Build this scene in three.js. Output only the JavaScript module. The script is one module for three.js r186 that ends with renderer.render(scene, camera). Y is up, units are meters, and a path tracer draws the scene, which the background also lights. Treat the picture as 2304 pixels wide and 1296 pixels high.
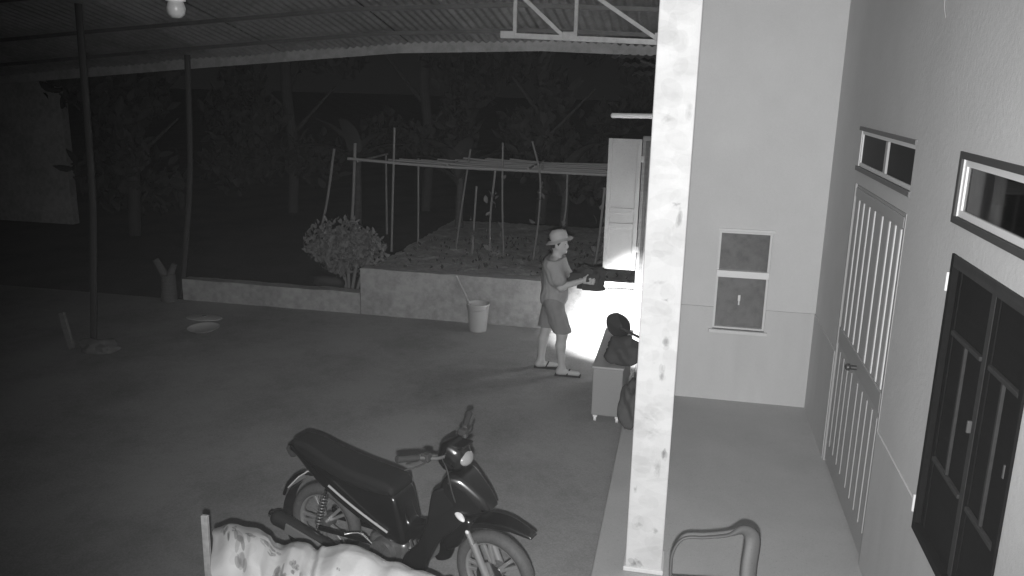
import * as THREE from 'three';
import { mergeGeometries, mergeVertices } from 'three/addons/utils/BufferGeometryUtils.js';
import { RoundedBoxGeometry } from 'three/addons/geometries/RoundedBoxGeometry.js';
import { MarchingCubes } from 'three/addons/objects/MarchingCubes.js';
import { ImprovedNoise } from 'three/addons/math/ImprovedNoise.js';

// ------------------------------------------------------------------ camera, sky, light, exposure
const scene = new THREE.Scene();
const R = THREE.MathUtils.degToRad;
const camera = new THREE.PerspectiveCamera(37.67, 16 / 9, 0.05, 400);
camera.position.set(0, 3.2, 0);
camera.rotation.order = 'YXZ';
camera.rotation.set(R(-13.8), R(11.46), R(1.35));
scene.add(camera);
const renderer = new THREE.WebGLRenderer({ antialias: true });
renderer.toneMapping = THREE.LinearToneMapping;
renderer.toneMappingExposure = 1;
renderer.shadowMap.enabled = true;

// an even, clouded night sky, grey because the photograph is infrared
const SKY = 0.005;
{
  const w = 64, h = 32, d = new Float32Array(w * h * 4);
  for (let i = 0; i < w * h; i++) { d[i * 4] = d[i * 4 + 1] = d[i * 4 + 2] = SKY; d[i * 4 + 3] = 1; }
  const t = new THREE.DataTexture(d, w, h, THREE.RGBAFormat, THREE.FloatType);
  t.mapping = THREE.EquirectangularReflectionMapping; t.magFilter = THREE.LinearFilter; t.needsUpdate = true;
  scene.background = t; scene.environment = t;
}
scene.fog = new THREE.FogExp2(0xffffff, 0.0003);   // damp night air, added to lift the blacks by scattering the infrared lamp back
const addedMoon = new THREE.DirectionalLight(0xffffff, 0.02);  // added weak moonlight that gives trees and poles a faint shape
addedMoon.position.set(-9, 22, -14); addedMoon.target.position.set(-4, 0, -10);
addedMoon.shadow.radius = 20; addedMoon.castShadow = true;
Object.assign(addedMoon.shadow.camera, { left: -25, right: 25, top: 25, bottom: -25, near: 1, far: 80 });
scene.add(addedMoon, addedMoon.target);

// ------------------------------------------------------------------ helpers
let seedState = 7;
const rnd = () => { seedState = (seedState * 1664525 + 1013904223) >>> 0; return seedState / 4294967296; };
const rr = (a, b) => a + (b - a) * rnd();
const PN = new ImprovedNoise();
const taken = new Map();
function numbered(n) { const k = taken.get(n) ?? 0; taken.set(n, k + 1); return k ? `${n}_${String(k).padStart(3, '0')}` : n; }
function shadow(o) { o.traverse((c) => { if (c.isMesh) { c.castShadow = true; c.receiveShadow = true; } }); }
function muv(g, s = 1) {            // uv in metres from the dominant axis of the normal
  const p = g.attributes.position, n = g.attributes.normal, uv = new Float32Array(p.count * 2);
  for (let i = 0; i < p.count; i++) {
    const ax = Math.abs(n.getX(i)), ay = Math.abs(n.getY(i)), az = Math.abs(n.getZ(i));
    let u, v;
    if (ay >= ax && ay >= az) { u = p.getX(i); v = p.getZ(i); } else if (ax >= az) { u = p.getZ(i); v = p.getY(i); } else { u = p.getX(i); v = p.getY(i); }
    uv[i * 2] = u * s; uv[i * 2 + 1] = v * s;
  }
  g.setAttribute('uv', new THREE.BufferAttribute(uv, 2));
  return g;
}
function box(x0, x1, y0, y1, z0, z1) {
  const g = new THREE.BoxGeometry(x1 - x0, y1 - y0, z1 - z0);
  g.translate((x0 + x1) / 2, (y0 + y1) / 2, (z0 + z1) / 2);
  return muv(g);
}
function rbox(x0, x1, y0, y1, z0, z1, r = 0.008, seg = 2) {
  const g = new RoundedBoxGeometry(x1 - x0, y1 - y0, z1 - z0, seg, r);
  g.translate((x0 + x1) / 2, (y0 + y1) / 2, (z0 + z1) / 2);
  return muv(g);
}
function tube(pts, r, seg = 24, rad = 8, closed = false) {
  const c = new THREE.CatmullRomCurve3(pts.map((p) => new THREE.Vector3(...p)), closed, 'catmullrom', 0.5);
  return new THREE.TubeGeometry(c, seg, r, rad, closed);
}
function bar(a, b, r0, r1 = r0, rad = 10, open = false) {           // tapered round bar
  const A = new THREE.Vector3(...a), B = new THREE.Vector3(...b), d = B.clone().sub(A), L = d.length();
  const g = new THREE.CylinderGeometry(r1, r0, L, rad, 1, open);
  g.applyQuaternion(new THREE.Quaternion().setFromUnitVectors(new THREE.Vector3(0, 1, 0), d.normalize()));
  g.translate(...A.add(B).multiplyScalar(0.5).toArray());
  return g;
}
function beam(a, b, w, h) {                                          // square bar from a to b
  const A = new THREE.Vector3(...a), B = new THREE.Vector3(...b), d = B.clone().sub(A), L = d.length();
  const g = new THREE.BoxGeometry(w, L, h);
  g.applyQuaternion(new THREE.Quaternion().setFromUnitVectors(new THREE.Vector3(0, 1, 0), d.normalize()));
  g.translate(...A.add(B).multiplyScalar(0.5).toArray());
  return muv(g);
}
function merge(list) {
  const gs = list.map((g) => { const c = g.index ? g.toNonIndexed() : g.clone(); for (const k of Object.keys(c.attributes)) if (!['position', 'normal', 'uv'].includes(k)) c.deleteAttribute(k); if (!c.attributes.uv) muv(c); return c; });
  return gs.length === 1 ? gs[0] : mergeGeometries(gs);
}
function obj(name, geo, mat, parent) {                               // one mesh: a part, or a thing when its parent is the scene
  const m = new THREE.Mesh(Array.isArray(geo) ? merge(geo) : geo, mat);
  m.name = parent ? name : numbered(name);
  (parent ?? scene).add(m);
  m.castShadow = m.receiveShadow = true;
  return m;
}
function tag(o, label, category, group) { o.userData.label = label; o.userData.category = category; if (group) o.userData.group = group; return o; }
function struct(o, label, category) { o.userData.kind = 'structure'; if (label) o.userData.label = label; if (category) o.userData.category = category; return o; }
function thing(name, label, category, pos = [0, 0, 0], turn = 0, group) {
  const o = new THREE.Group(); o.name = numbered(name); o.position.set(...pos); o.rotation.y = turn; scene.add(o);
  return tag(o, label, category, group);
}
function part(name, parent) { const g = new THREE.Group(); g.name = name; parent.add(g); return g; }

// ------------------------------------------------------------------ textures (matter only: grain, stains, print)
const toS = (l) => Math.round(255 * Math.min(1, Math.max(0, l <= 0.0031308 ? 12.92 * l : 1.055 * Math.pow(l, 1 / 2.4) - 0.055)));
function hash(x, y, s) { let h = Math.imul(x, 374761393) ^ Math.imul(y, 668265263) ^ Math.imul(s, 1442695041); h = Math.imul(h ^ (h >>> 13), 1274126177); return ((h ^ (h >>> 16)) >>> 0) / 4294967296; }
function vnoise(x, y, per, s) {
  const xi = Math.floor(x), yi = Math.floor(y), fx = x - xi, fy = y - yi, w = (a) => ((a % per) + per) % per;
  const u = fx * fx * (3 - 2 * fx), v = fy * fy * (3 - 2 * fy);
  const a = hash(w(xi), w(yi), s), b = hash(w(xi + 1), w(yi), s), c = hash(w(xi), w(yi + 1), s), d = hash(w(xi + 1), w(yi + 1), s);
  return a + (b - a) * u + (c - a) * v + (a - b - c + d) * u * v;
}
function fbm(x, y, per, oct, s) { let f = 0, a = 0.5, t = 0; for (let o = 0; o < oct; o++) { f += a * vnoise(x, y, per, s + o); t += a; a *= 0.55; x *= 2; y *= 2; per *= 2; } return f / t; }
function tex(n, fn, rep, srgb = true) {
  const d = new Uint8Array(n * n * 4);
  for (let y = 0; y < n; y++) for (let x = 0; x < n; x++) {
    const v = fn(x / n, y / n), b = srgb ? toS(v) : Math.round(255 * Math.min(1, Math.max(0, v))), i = (y * n + x) * 4;
    d[i] = d[i + 1] = d[i + 2] = b; d[i + 3] = 255;
  }
  const t = new THREE.DataTexture(d, n, n); t.wrapS = t.wrapT = THREE.RepeatWrapping; t.magFilter = THREE.LinearFilter; t.minFilter = THREE.LinearMipmapLinearFilter;
  if (srgb) t.colorSpace = THREE.SRGBColorSpace;
  t.repeat.set(1 / rep, 1 / rep); t.needsUpdate = true;
  return t;
}
const T = {
  plaster: tex(512, (x, y) => 0.90 + 0.10 * (fbm(x * 6, y * 6, 6, 5, 3) - 0.5) + 0.07 * (hash(x * 512 | 0, y * 512 | 0, 5) - 0.5), 2.3),
  stained: tex(512, (x, y) => 0.9 + 0.16 * (fbm(x * 5, y * 2, 10, 4, 103) - 0.5) + 0.12 * (fbm(x * 18, y * 3, 18, 3, 107) - 0.5) + 0.06 * (hash(x * 512 | 0, y * 512 | 0, 5) - 0.5), 2.9),
  plasterBump: tex(512, (x, y) => 0.5 + 0.5 * (fbm(x * 48, y * 48, 48, 3, 9) - 0.5) + 0.3 * (hash(x * 512 | 0, y * 512 | 0, 6) - 0.5), 1.1, false),
  concrete: tex(1024, (x, y) => {
    const f = fbm(x * 5, y * 5, 5, 6, 21), g = fbm(x * 40, y * 40, 40, 3, 31), sp = hash(x * 1024 | 0, y * 1024 | 0, 8);
    return 0.86 + 0.66 * (f - 0.5) + 0.16 * (g - 0.5) + 0.16 * (sp - 0.5) + (sp > 0.997 ? 0.3 : 0) - (sp < 0.004 ? 0.35 : 0) + 0.16 * (hash(x * 340 | 0, y * 340 | 0, 88) - 0.5);
  }, 4.1),
  concreteBump: tex(512, (x, y) => fbm(x * 30, y * 30, 30, 4, 41) * 0.7 + 0.3 * hash(x * 512 | 0, y * 512 | 0, 12), 1.3, false),
  floor: tex(512, (x, y) => { const sp = hash(x * 512 | 0, y * 512 | 0, 15); return 0.9 + 0.2 * (fbm(x * 7, y * 7, 7, 5, 51) - 0.5) + 0.12 * (sp - 0.5) + (sp > 0.996 ? 0.2 : 0) - (sp < 0.004 ? 0.25 : 0); }, 2.7),
  wood: tex(512, (x, y) => 0.8 + 0.35 * (fbm(x * 3, y * 48, 48, 4, 61) - 0.5) + 0.15 * (fbm(x * 40, y * 6, 40, 2, 64) - 0.5), 1.2),
  block: tex(512, (x, y) => { const g = fbm(x * 26, y * 26, 26, 4, 71), f = fbm(x * 4, y * 4, 4, 4, 75); return 0.82 + 0.42 * (g - 0.5) + 0.4 * (f - 0.5) + 0.2 * (hash(x * 512 | 0, y * 512 | 0, 78) - 0.5); }, 1.7),
  cloth: tex(256, (x, y) => 0.85 + 0.14 * (fbm(x * 8, y * 8, 8, 4, 81) - 0.5) + 0.12 * (((x * 64) % 1 < 0.5) !== ((y * 64) % 1 < 0.5) ? 0.5 : -0.5) * 0.5, 0.5),
};
const G = (v) => new THREE.Color().setRGB(v, v, v);
const mat = (v, rough = 0.85, o = {}) => new THREE.MeshStandardMaterial({ color: G(v), roughness: rough, ...o });
const phys = (v, rough, o = {}) => new THREE.MeshPhysicalMaterial({ color: G(v), roughness: rough, ...o });
const M = {
  wall: mat(0.66, 0.9, { map: T.plaster, bumpMap: T.plasterBump, bumpScale: 0.0022 }),
  wainscot: mat(0.62, 0.8, { map: T.stained, bumpMap: T.plasterBump, bumpScale: 0.0014 }),
  ceiling: mat(0.7, 0.9, { map: T.plaster }),
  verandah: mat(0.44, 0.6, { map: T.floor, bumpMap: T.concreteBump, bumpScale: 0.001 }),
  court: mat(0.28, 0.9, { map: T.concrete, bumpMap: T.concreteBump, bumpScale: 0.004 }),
  soil: mat(0.42, 1, { map: T.block, bumpMap: T.concreteBump, bumpScale: 0.02 }),
  block: mat(0.36, 0.95, { map: T.block, bumpMap: T.concreteBump, bumpScale: 0.006 }),
  white: mat(0.78, 0.5), whiteFrame: mat(0.72, 0.55, { map: T.plaster }),
  frost: phys(0.2, 0.6, { map: T.block, specularIntensity: 0.4 }),
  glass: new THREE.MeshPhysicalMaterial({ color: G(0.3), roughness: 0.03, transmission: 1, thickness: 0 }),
  frostGlass: new THREE.MeshPhysicalMaterial({ color: G(0.35), roughness: 0.5, transmission: 1, thickness: 0, specularIntensity: 0.2 }),
  room: mat(0.45, 1), curtain: mat(0.35, 0.95, { map: T.cloth }),
  darkWood: phys(0.01, 0.8, { map: T.wood, specularIntensity: 0.25 }), darkRail: phys(0.05, 0.7, { map: T.wood, specularIntensity: 0.3 }),
  metalDoor: mat(0.46, 0.6, { map: T.plaster }), rib: mat(0.66, 0.7), doorBand: mat(0.4, 0.6, { map: T.plaster }),
  sheet: mat(0.30, 0.6, { metalness: 0.25, map: T.block }), trim: mat(0.27, 0.6, { map: T.block }), steel: mat(0.42, 0.55, { metalness: 0.2, map: T.block }),
  pole: mat(0.24, 0.9, { map: T.wood }), bamboo: mat(0.34, 0.7, { map: T.wood }),
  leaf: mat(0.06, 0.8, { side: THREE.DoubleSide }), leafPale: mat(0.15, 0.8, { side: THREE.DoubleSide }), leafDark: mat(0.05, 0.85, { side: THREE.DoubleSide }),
  postWood: mat(0.05, 0.9, { map: T.wood }),
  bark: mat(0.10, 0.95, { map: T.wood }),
  plastic: mat(0.36, 0.55), rubber: mat(0.035, 0.85),
  black: phys(0.009, 0.28, { clearcoat: 0.6, clearcoatRoughness: 0.2 }), seat: mat(0.008, 0.85, { map: T.cloth }), chrome: mat(0.75, 0.22, { metalness: 1 }),
  engine: mat(0.30, 0.4, { metalness: 0.7, map: T.block }), alloy: mat(0.34, 0.4, { metalness: 0.5 }), tyre: mat(0.10, 0.8, { map: T.concrete }), lens: phys(0.75, 0.12, { clearcoat: 1 }),
  plate: mat(0.62, 0.5),
};

// ------------------------------------------------------------------ the setting: ground, courtyard, verandah
const GY = -0.1;                                                      // courtyard level; the verandah floor is y = 0
{
  const g = new THREE.PlaneGeometry(300, 300); g.rotateX(-Math.PI / 2); g.translate(0, GY - 0.05, -20);
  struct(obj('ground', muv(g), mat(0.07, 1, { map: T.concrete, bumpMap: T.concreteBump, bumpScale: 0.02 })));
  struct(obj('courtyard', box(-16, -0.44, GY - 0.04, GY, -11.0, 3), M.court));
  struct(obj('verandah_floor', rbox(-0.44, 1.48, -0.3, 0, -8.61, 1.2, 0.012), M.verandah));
}
// ------------------------------------------------------------------ the house: wall on the right, projecting wing at the end
const WX = 1.361, EZ = -8.61, TOP = 4.35;
const house = thing('house', 'pale plastered house with slatted door, dark shuttered window and a projecting wing', 'house');
{
  const wl = (z0, z1, y0, y1) => box(WX, WX + 0.2, y0, y1, z0, z1);
  const W = 1.0;                                                     // paint line
  obj('wall', [
    wl(EZ, -7.35, W, 2.59), box(WX, WX + 0.05, 2.59, 2.875, EZ, -7.35), wl(EZ, -7.35, 2.875, TOP), wl(-7.35, -5.62, 2.45, 2.59), wl(-7.35, -5.62, 2.875, TOP), wl(-5.62, -4.65, W, 2.58), box(WX, WX + 0.05, 2.58, 2.87, -5.62, -4.65), wl(-5.62, -4.65, 2.87, TOP),
    wl(-4.65, -3.3, 2.40, 2.58), wl(-4.65, -3.3, 2.87, TOP), wl(-4.65, -4.58, W, 2.40), wl(-3.46, -3.3, W, 2.40), wl(-3.3, 1.2, W, TOP),
  ], M.wall, house);
  const ws = (z0, z1, y0, y1) => box(WX - 0.008, WX + 0.2, y0, y1, z0, z1);
  obj('wainscot', ws(EZ, -7.37, 0, W - 0.002), M.wainscot, house);
  obj('wainscot', [ws(-5.6, -4.58, 0, W - 0.002), ws(-4.58, -3.46, 0, 0.86), ws(-3.46, 1.2, 0, W - 0.002)], M.wainscot, house);
  obj('ceiling', box(-0.75, WX, TOP, TOP + 0.12, EZ, 1.2), M.ceiling, house);
  obj('rear_wall', box(-0.75, WX, 0, TOP, 1.2, 1.4), M.wall, house);
  // wing wall facing the camera, with its window opening
  const x0 = -0.05, a = 0.367, b = 0.882, c = 0.771, d = 1.787, zt = 0.22;
  const we = (X0, X1, y0, y1) => box(X0, X1, y0, y1, EZ - zt, EZ);
  obj('wing_wall', [we(x0, a, W, TOP), we(b, WX, W, TOP), we(a, b, d, TOP), box(x0, x0 + 0.2, GY, TOP, -11.9, EZ - zt)], M.wall, house);
  const wn = (X0, X1, y0, y1) => box(X0, X1, y0, y1, EZ - zt, EZ + 0.007);
  obj('wing_wainscot', [wn(x0, a, 0, W - 0.002), wn(b, WX - 0.008, 0, W - 0.002), wn(a, b, 0, c)], M.wainscot, house);
  const win = part('window', house); win.userData.label = 'two-pane window with white bar in the end wall';
  obj('frame', [box(a, a + 0.022, c, d, EZ - 0.07, EZ - 0.02), box(b - 0.022, b, c, d, EZ - 0.07, EZ - 0.02), box(a + 0.022, b - 0.022, d - 0.022, d, EZ - 0.07, EZ - 0.02), box(a + 0.022, b - 0.022, c, c + 0.02, EZ - 0.07, EZ - 0.02)], M.whiteFrame, win);
  obj('middle_bar', rbox(a + 0.0, b - 0.0, 1.315, 1.385, EZ - 0.075, EZ + 0.004, 0.006), M.white, win);
  obj('pane', box(a + 0.022, b - 0.022, 1.385, d - 0.022, EZ - 0.062, EZ - 0.052), M.frost, win);
  obj('pane', box(a + 0.022, b - 0.022, c + 0.02, 1.315, EZ - 0.062, EZ - 0.052), M.frost, win);
  obj('sill', rbox(a - 0.035, b + 0.03, c - 0.035, c, EZ - 0.06, EZ + 0.05, 0.006), M.whiteFrame, win);
  obj('lintel_trim', rbox(a - 0.02, b + 0.02, d, d + 0.03, EZ - 0.05, EZ + 0.018, 0.005), M.whiteFrame, win);
  obj('latch', [rbox(0.60, 0.625, 1.07, 1.13, EZ - 0.052, EZ - 0.03, 0.004), bar([0.612, 1.08, EZ - 0.03], [0.612, 1.03, EZ - 0.02], 0.008)], M.white, win);
  // transom window above the slatted door
  const tr = part('transom_window', house); tr.userData.label = 'two-pane transom above the slatted door';
  const fx0 = WX + 0.008, fx1 = WX + 0.03;
  const fr = (z0, z1, y0, y1, w) => [box(fx0, fx1, y0, y1, z0, z0 + w), box(fx0, fx1, y0, y1, z1 - w, z1), box(fx0, fx1, y0, y0 + w, z0 + w, z1 - w), box(fx0, fx1, y1 - w, y1, z0 + w, z1 - w)];
  obj('frame', fr(-7.35, -5.62, 2.59, 2.875, 0.03), M.white, tr);
  obj('mullion', rbox(WX + 0.002, fx1 - 0.002, 2.62, 2.845, -6.455, -6.385, 0.006), M.metalDoor, tr);
  obj('pane', box(fx0 + 0.01, fx0 + 0.018, 2.62, 2.845, -7.32, -6.456), M.frostGlass, tr);
  obj('pane', box(fx0 + 0.01, fx0 + 0.018, 2.62, 2.845, -6.384, -5.65), M.frostGlass, tr);
  obj('casing', [box(WX - 0.012, WX + 0.03, 2.875, 2.905, -7.4, -5.6), box(WX - 0.012, WX + 0.03, 2.555, 2.59, -7.4, -5.6)], mat(0.16, 0.7), tr);
  // near transom, glass tinted so the room behind looks dark, with a curtain strip
  const t2 = part('transom_window', house); t2.userData.label = 'white framed transom above the dark shutters';
  obj('frame', fr(-4.65, -3.3, 2.58, 2.87, 0.035), M.white, t2);
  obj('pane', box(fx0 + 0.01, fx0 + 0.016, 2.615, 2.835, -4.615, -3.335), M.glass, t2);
  obj('casing', [box(WX - 0.012, WX + 0.03, 2.87, 2.905, -4.69, -3.26), box(WX - 0.012, WX + 0.03, 2.545, 2.58, -4.69, -3.26), box(WX - 0.012, WX + 0.03, 2.58, 2.87, -4.69, -4.652)], mat(0.05, 0.7), t2);
  const rx0 = WX + 0.2, rx1 = WX + 2.2;
  obj('room_wall', [box(rx1, rx1 + 0.1, 2.2, 3.1, -8.4, -2.8), box(rx0, rx1, 2.2, 3.1, -8.5, -8.4), box(rx0, rx1, 2.2, 3.1, -2.8, -2.7)], M.room, house);
  obj('room_ceiling', box(rx0, rx1 + 0.1, 3.1, 3.2, -8.5, -2.7), M.room, house);
  obj('room_floor', box(rx0, rx1 + 0.1, 2.1, 2.2, -8.5, -2.7), M.room, house);
  { const g = new THREE.PlaneGeometry(0.16, 0.5, 24, 4), p = g.attributes.position; for (let i = 0; i < p.count; i++) p.setZ(i, 0.012 * Math.sin(p.getX(i) * 130) + 0.004 * Math.sin(p.getY(i) * 9)); g.computeVertexNormals(); g.rotateY(-Math.PI / 2); g.translate(WX + 0.3, 2.64, -5.3); obj('curtain', muv(g), new THREE.MeshStandardMaterial({ color: G(0.2), roughness: 0.95, map: T.cloth, side: THREE.DoubleSide }), t2); }
  obj('cable', tube([[WX - 0.006, 3.9, -5.42], [WX - 0.01, 3.68, -5.38], [WX - 0.007, 3.6, -5.33]], 0.005, 16, 6), M.plastic, house);
  // slatted door
  const door = part('door', house); door.userData.label = 'pale folding door with two rows of upright ribs';
  const dx = WX + 0.012;
  obj('panel', box(dx, dx + 0.05, 0.02, 2.44, -7.33, -5.64), M.metalDoor, door);
  obj('lock_band', rbox(dx - 0.012, dx + 0.01, 1.1, 1.24, -7.3, -5.67, 0.004), M.doorBand, door);
  obj('head_rail', rbox(dx - 0.012, dx + 0.01, 2.35, 2.42, -7.3, -5.67, 0.004), M.metalDoor, door);
  obj('handle', [bar([dx - 0.02, 1.16, -6.44], [dx - 0.07, 1.16, -6.44], 0.018), (() => { const g = new THREE.SphereGeometry(0.026, 14, 10); g.translate(dx - 0.08, 1.16, -6.44); return g; })()], mat(0.1, 0.4, { metalness: 0.6 }), door);
  const ribUp = rbox(-0.008, 0.008, -0.545, 0.545, -0.02, 0.02, 0.008), ribLow = rbox(-0.007, 0.008, -0.43, 0.43, -0.017, 0.017, 0.006);
  for (const z of [-7.16, -6.97, -6.76, -6.56, -6.3, -6.07, -5.9, -5.74]) { const m = obj('slat', ribUp, M.rib, door); m.position.set(dx, 1.79, z); }
  for (const z of [-7.2, -7.02, -6.84, -6.66, -6.42, -6.24, -6.06, -5.88, -5.72]) { const m = obj('slat', ribLow, M.metalDoor, door); m.position.set(dx, 0.62, z); }
  for (const z of [-7.36, -5.64]) obj('jamb', box(WX - 0.004, WX + 0.06, 0, 2.45, z, z + 0.03), M.doorBand, door);
  // dark shuttered window
  const sw = part('shuttered_window', house); sw.userData.label = 'dark wooden shuttered window nearest the camera';
  const z0 = -4.58, z1 = -3.46, y0 = 0.86, y1 = 2.40, zm = -3.98;
  for (const z of [z0, z1 - 0.04]) obj('jamb', box(WX - 0.012, WX + 0.1, y0, y1, z, z + 0.04), M.darkWood, sw);
  obj('head', box(WX - 0.012, WX + 0.1, y1 - 0.06, y1, z0 + 0.04, z1 - 0.04), M.darkRail, sw);
  obj('bottom_rail', box(WX - 0.012, WX + 0.1, y0, y0 + 0.05, z0 + 0.04, z1 - 0.04), M.darkWood, sw);
  for (const [s0, s1] of [[z0 + 0.042, zm - 0.002], [zm + 0.002, z1 - 0.042]]) {
    const lf = part('shutter', sw), mid = (s0 + s1) / 2, xo = WX + 0.012;
    const pl = (Y0, Y1, Z0, Z1) => obj('panel', rbox(xo + 0.012, xo + 0.03, Y0, Y1, Z0, Z1, 0.004), M.darkWood, lf);
    for (const q of [s0, s1 - 0.055]) obj('stile', rbox(xo + 0.006, xo + 0.04, y0 + 0.052, y1 - 0.062, q, q + 0.055, 0.004), q === s0 ? M.darkWood : mat(0.03, 0.8, { map: T.wood }), lf);
    for (const y of [2.0, 1.31]) obj('rail', rbox(xo - 0.004, xo + 0.036, y, y + 0.022, s0 + 0.055, s1 - 0.055, 0.004), M.darkRail, lf);
    obj('mullion', rbox(xo - 0.001, xo + 0.034, 1.332, 2.0, mid - 0.01, mid + 0.01, 0.004), M.darkRail, lf);
    pl(2.022, y1 - 0.062, s0 + 0.05, s1 - 0.05); pl(y0 + 0.052, 1.31, s0 + 0.05, s1 - 0.05); pl(1.332, 2.0, s0 + 0.05, mid - 0.01); pl(1.332, 2.0, mid + 0.01, s1 - 0.05);
    obj('handle', rbox(xo - 0.02, xo, 1.66, 1.72, s1 - 0.035, s1 - 0.02, 0.004), mat(0.16, 0.4, { metalness: 0.5 }), lf);
  }
  for (const y of [2.2, 0.95]) obj('hinge', rbox(WX - 0.022, WX - 0.001, y, y + 0.1, z0 - 0.022, z0 - 0.002, 0.005), M.white, sw);
}
// ------------------------------------------------------------------ the pillar
{
  const c = document.createElement('canvas'); c.width = 256; c.height = 2048; const x = c.getContext('2d');
  x.fillStyle = '#dedede'; x.fillRect(0, 0, 256, 2048);
  for (let i = 0; i < 420; i++) { x.fillStyle = `rgba(${rnd() < 0.5 ? '255,255,255' : '150,150,150'},${rr(0.02, 0.09)})`; x.beginPath(); x.ellipse(rr(0, 256), rr(0, 2048), rr(20, 120), rr(4, 34), rr(-0.2, 0.2), 0, 7); x.fill(); }
  // scuffs and flaked spots: u across, metres up from the floor
  const spot = (u, m, w, h, a) => { for (let k = 0; k < 9; k++) { x.fillStyle = `rgba(70,70,70,${a * rr(0.06, 0.2)})`; x.beginPath(); x.ellipse(u * 256 + rr(-w, w) * 0.5, 2048 * (1 - m / 4.35) + rr(-h, h) * 0.5, w * rr(0.2, 0.6), h * rr(0.2, 0.6), rr(-0.5, 0.5), 0, 7); x.fill(); } };
  for (const a of [[0.8, 2.42, 26, 40, 0.5], [0.7, 2.5, 40, 5, 0.5], [0.72, 1.62, 34, 26, 0.6], [0.66, 1.42, 26, 34, 0.6], [0.85, 3.05, 30, 30, 0.3], [0.85, 0.88, 26, 30, 0.7], [0.7, 0.76, 34, 40, 0.4], [0.3, 0.35, 40, 8, 0.4], [0.75, 0.32, 30, 16, 0.4], [0.3, 0.06, 60, 20, 0.9], [0.15, 0.6, 16, 16, 0.4], [0.4, 1.12, 90, 14, 0.25], [0.5, 1.02, 90, 12, 0.2], [0.35, 3.0, 60, 12, 0.2], [0.4, 2.0, 80, 12, 0.2], [0.6, 1.9, 30, 5, 0.4]]) spot(...a);
  for (let i = 0; i < 26; i++) spot(rnd(), rr(0, 4.3), rr(4, 30), rr(1, 3), 0.12);
  const t = new THREE.CanvasTexture(c); t.colorSpace = THREE.SRGBColorSpace; t.magFilter = THREE.LinearFilter;
  const m = mat(0.78, 0.85, { map: t, bumpMap: T.plasterBump, bumpScale: 0.002 });
  const p = thing('pillar', 'square off-white scuffed verandah pillar rising from floor to roof', 'pillar', [-0.1, 0, -5.28]);
  const g = new RoundedBoxGeometry(0.245, TOP, 0.245, 3, 0.01); g.translate(0, TOP / 2, 0);
  const P = g.attributes.position, N = g.attributes.normal, uv = g.attributes.uv;
  for (let i = 0; i < P.count; i++) { const s = Math.abs(N.getZ(i)) > 0.7 ? P.getX(i) : P.getZ(i); uv.setXY(i, s / 0.245 + 0.5, P.getY(i) / TOP); }
  obj('shaft', g, m, p);
  obj('base', rbox(-0.135, 0.135, 0.0, 0.035, -0.135, 0.135, 0.01), mat(0.7, 0.9, { map: T.plaster }), p);
}
// ------------------------------------------------------------------ low walls and the raised bed behind
{
  const wob = (g, a = 0.008) => { const p = g.attributes.position; for (let i = 0; i < p.count; i++) { const x = p.getX(i), y = p.getY(i), z = p.getZ(i); if (y > 0) p.setY(i, y + a * 2 * PN.noise(x * 3, 1.7, z * 3)); p.setZ(i, z + a * PN.noise(x * 5, y * 5, 3)); } g.computeVertexNormals(); return muv(g); };
  const seg = (x0, x1, y0, y1, z0, z1, n) => { const g = new THREE.BoxGeometry(x1 - x0, y1 - y0, z1 - z0, n, 4, 2); g.translate((x0 + x1) / 2, (y0 + y1) / 2, (z0 + z1) / 2); return wob(g.toNonIndexed ? g : g); };
  const lowL = thing('low_wall', 'knee-high rough concrete wall at the back left of the courtyard', 'wall', [0, 0, 0]);
  obj('masonry', seg(-7.25, -4.44, GY, 0.215, -11.2, -11.0, 60), M.block, lowL);
  const lowR = thing('low_wall', 'taller retaining wall of the raised bed, brightly lit at its right end', 'wall', [0, 0, 0]);
  obj('masonry', seg(-4.43, -0.55, GY, 0.55, -11.2, -11.0, 80), M.block, lowR);
  obj('coping', seg(-4.43, -0.56, 0.552, 0.575, -11.22, -10.985, 60), mat(0.36, 0.9, { map: T.block }), lowR);
  { const s = new THREE.Shape([[-0.55, GY], [-0.42, GY], [-0.42, 0.48], [-0.55, 0.575]].map((p) => new THREE.Vector2(...p))); const g = new THREE.ExtrudeGeometry(s, { depth: 0.2, bevelEnabled: false }); g.translate(0, 0, -11.2); obj('end_block', muv(g), M.block, lowR); }
  const bed = new THREE.PlaneGeometry(4.2, 5, 80, 90); bed.rotateX(-Math.PI / 2); bed.translate(-2.4, 0.46, -13.7);
  const p = bed.attributes.position; for (let i = 0; i < p.count; i++) p.setY(i, p.getY(i) + 0.025 * PN.noise(p.getX(i) * 2.2, 0, p.getZ(i) * 2.2) + 0.03 * PN.noise(p.getX(i) * 9, 3, p.getZ(i) * 9));
  bed.computeVertexNormals(); struct(obj('raised_bed', muv(bed), M.soil));
}
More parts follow.
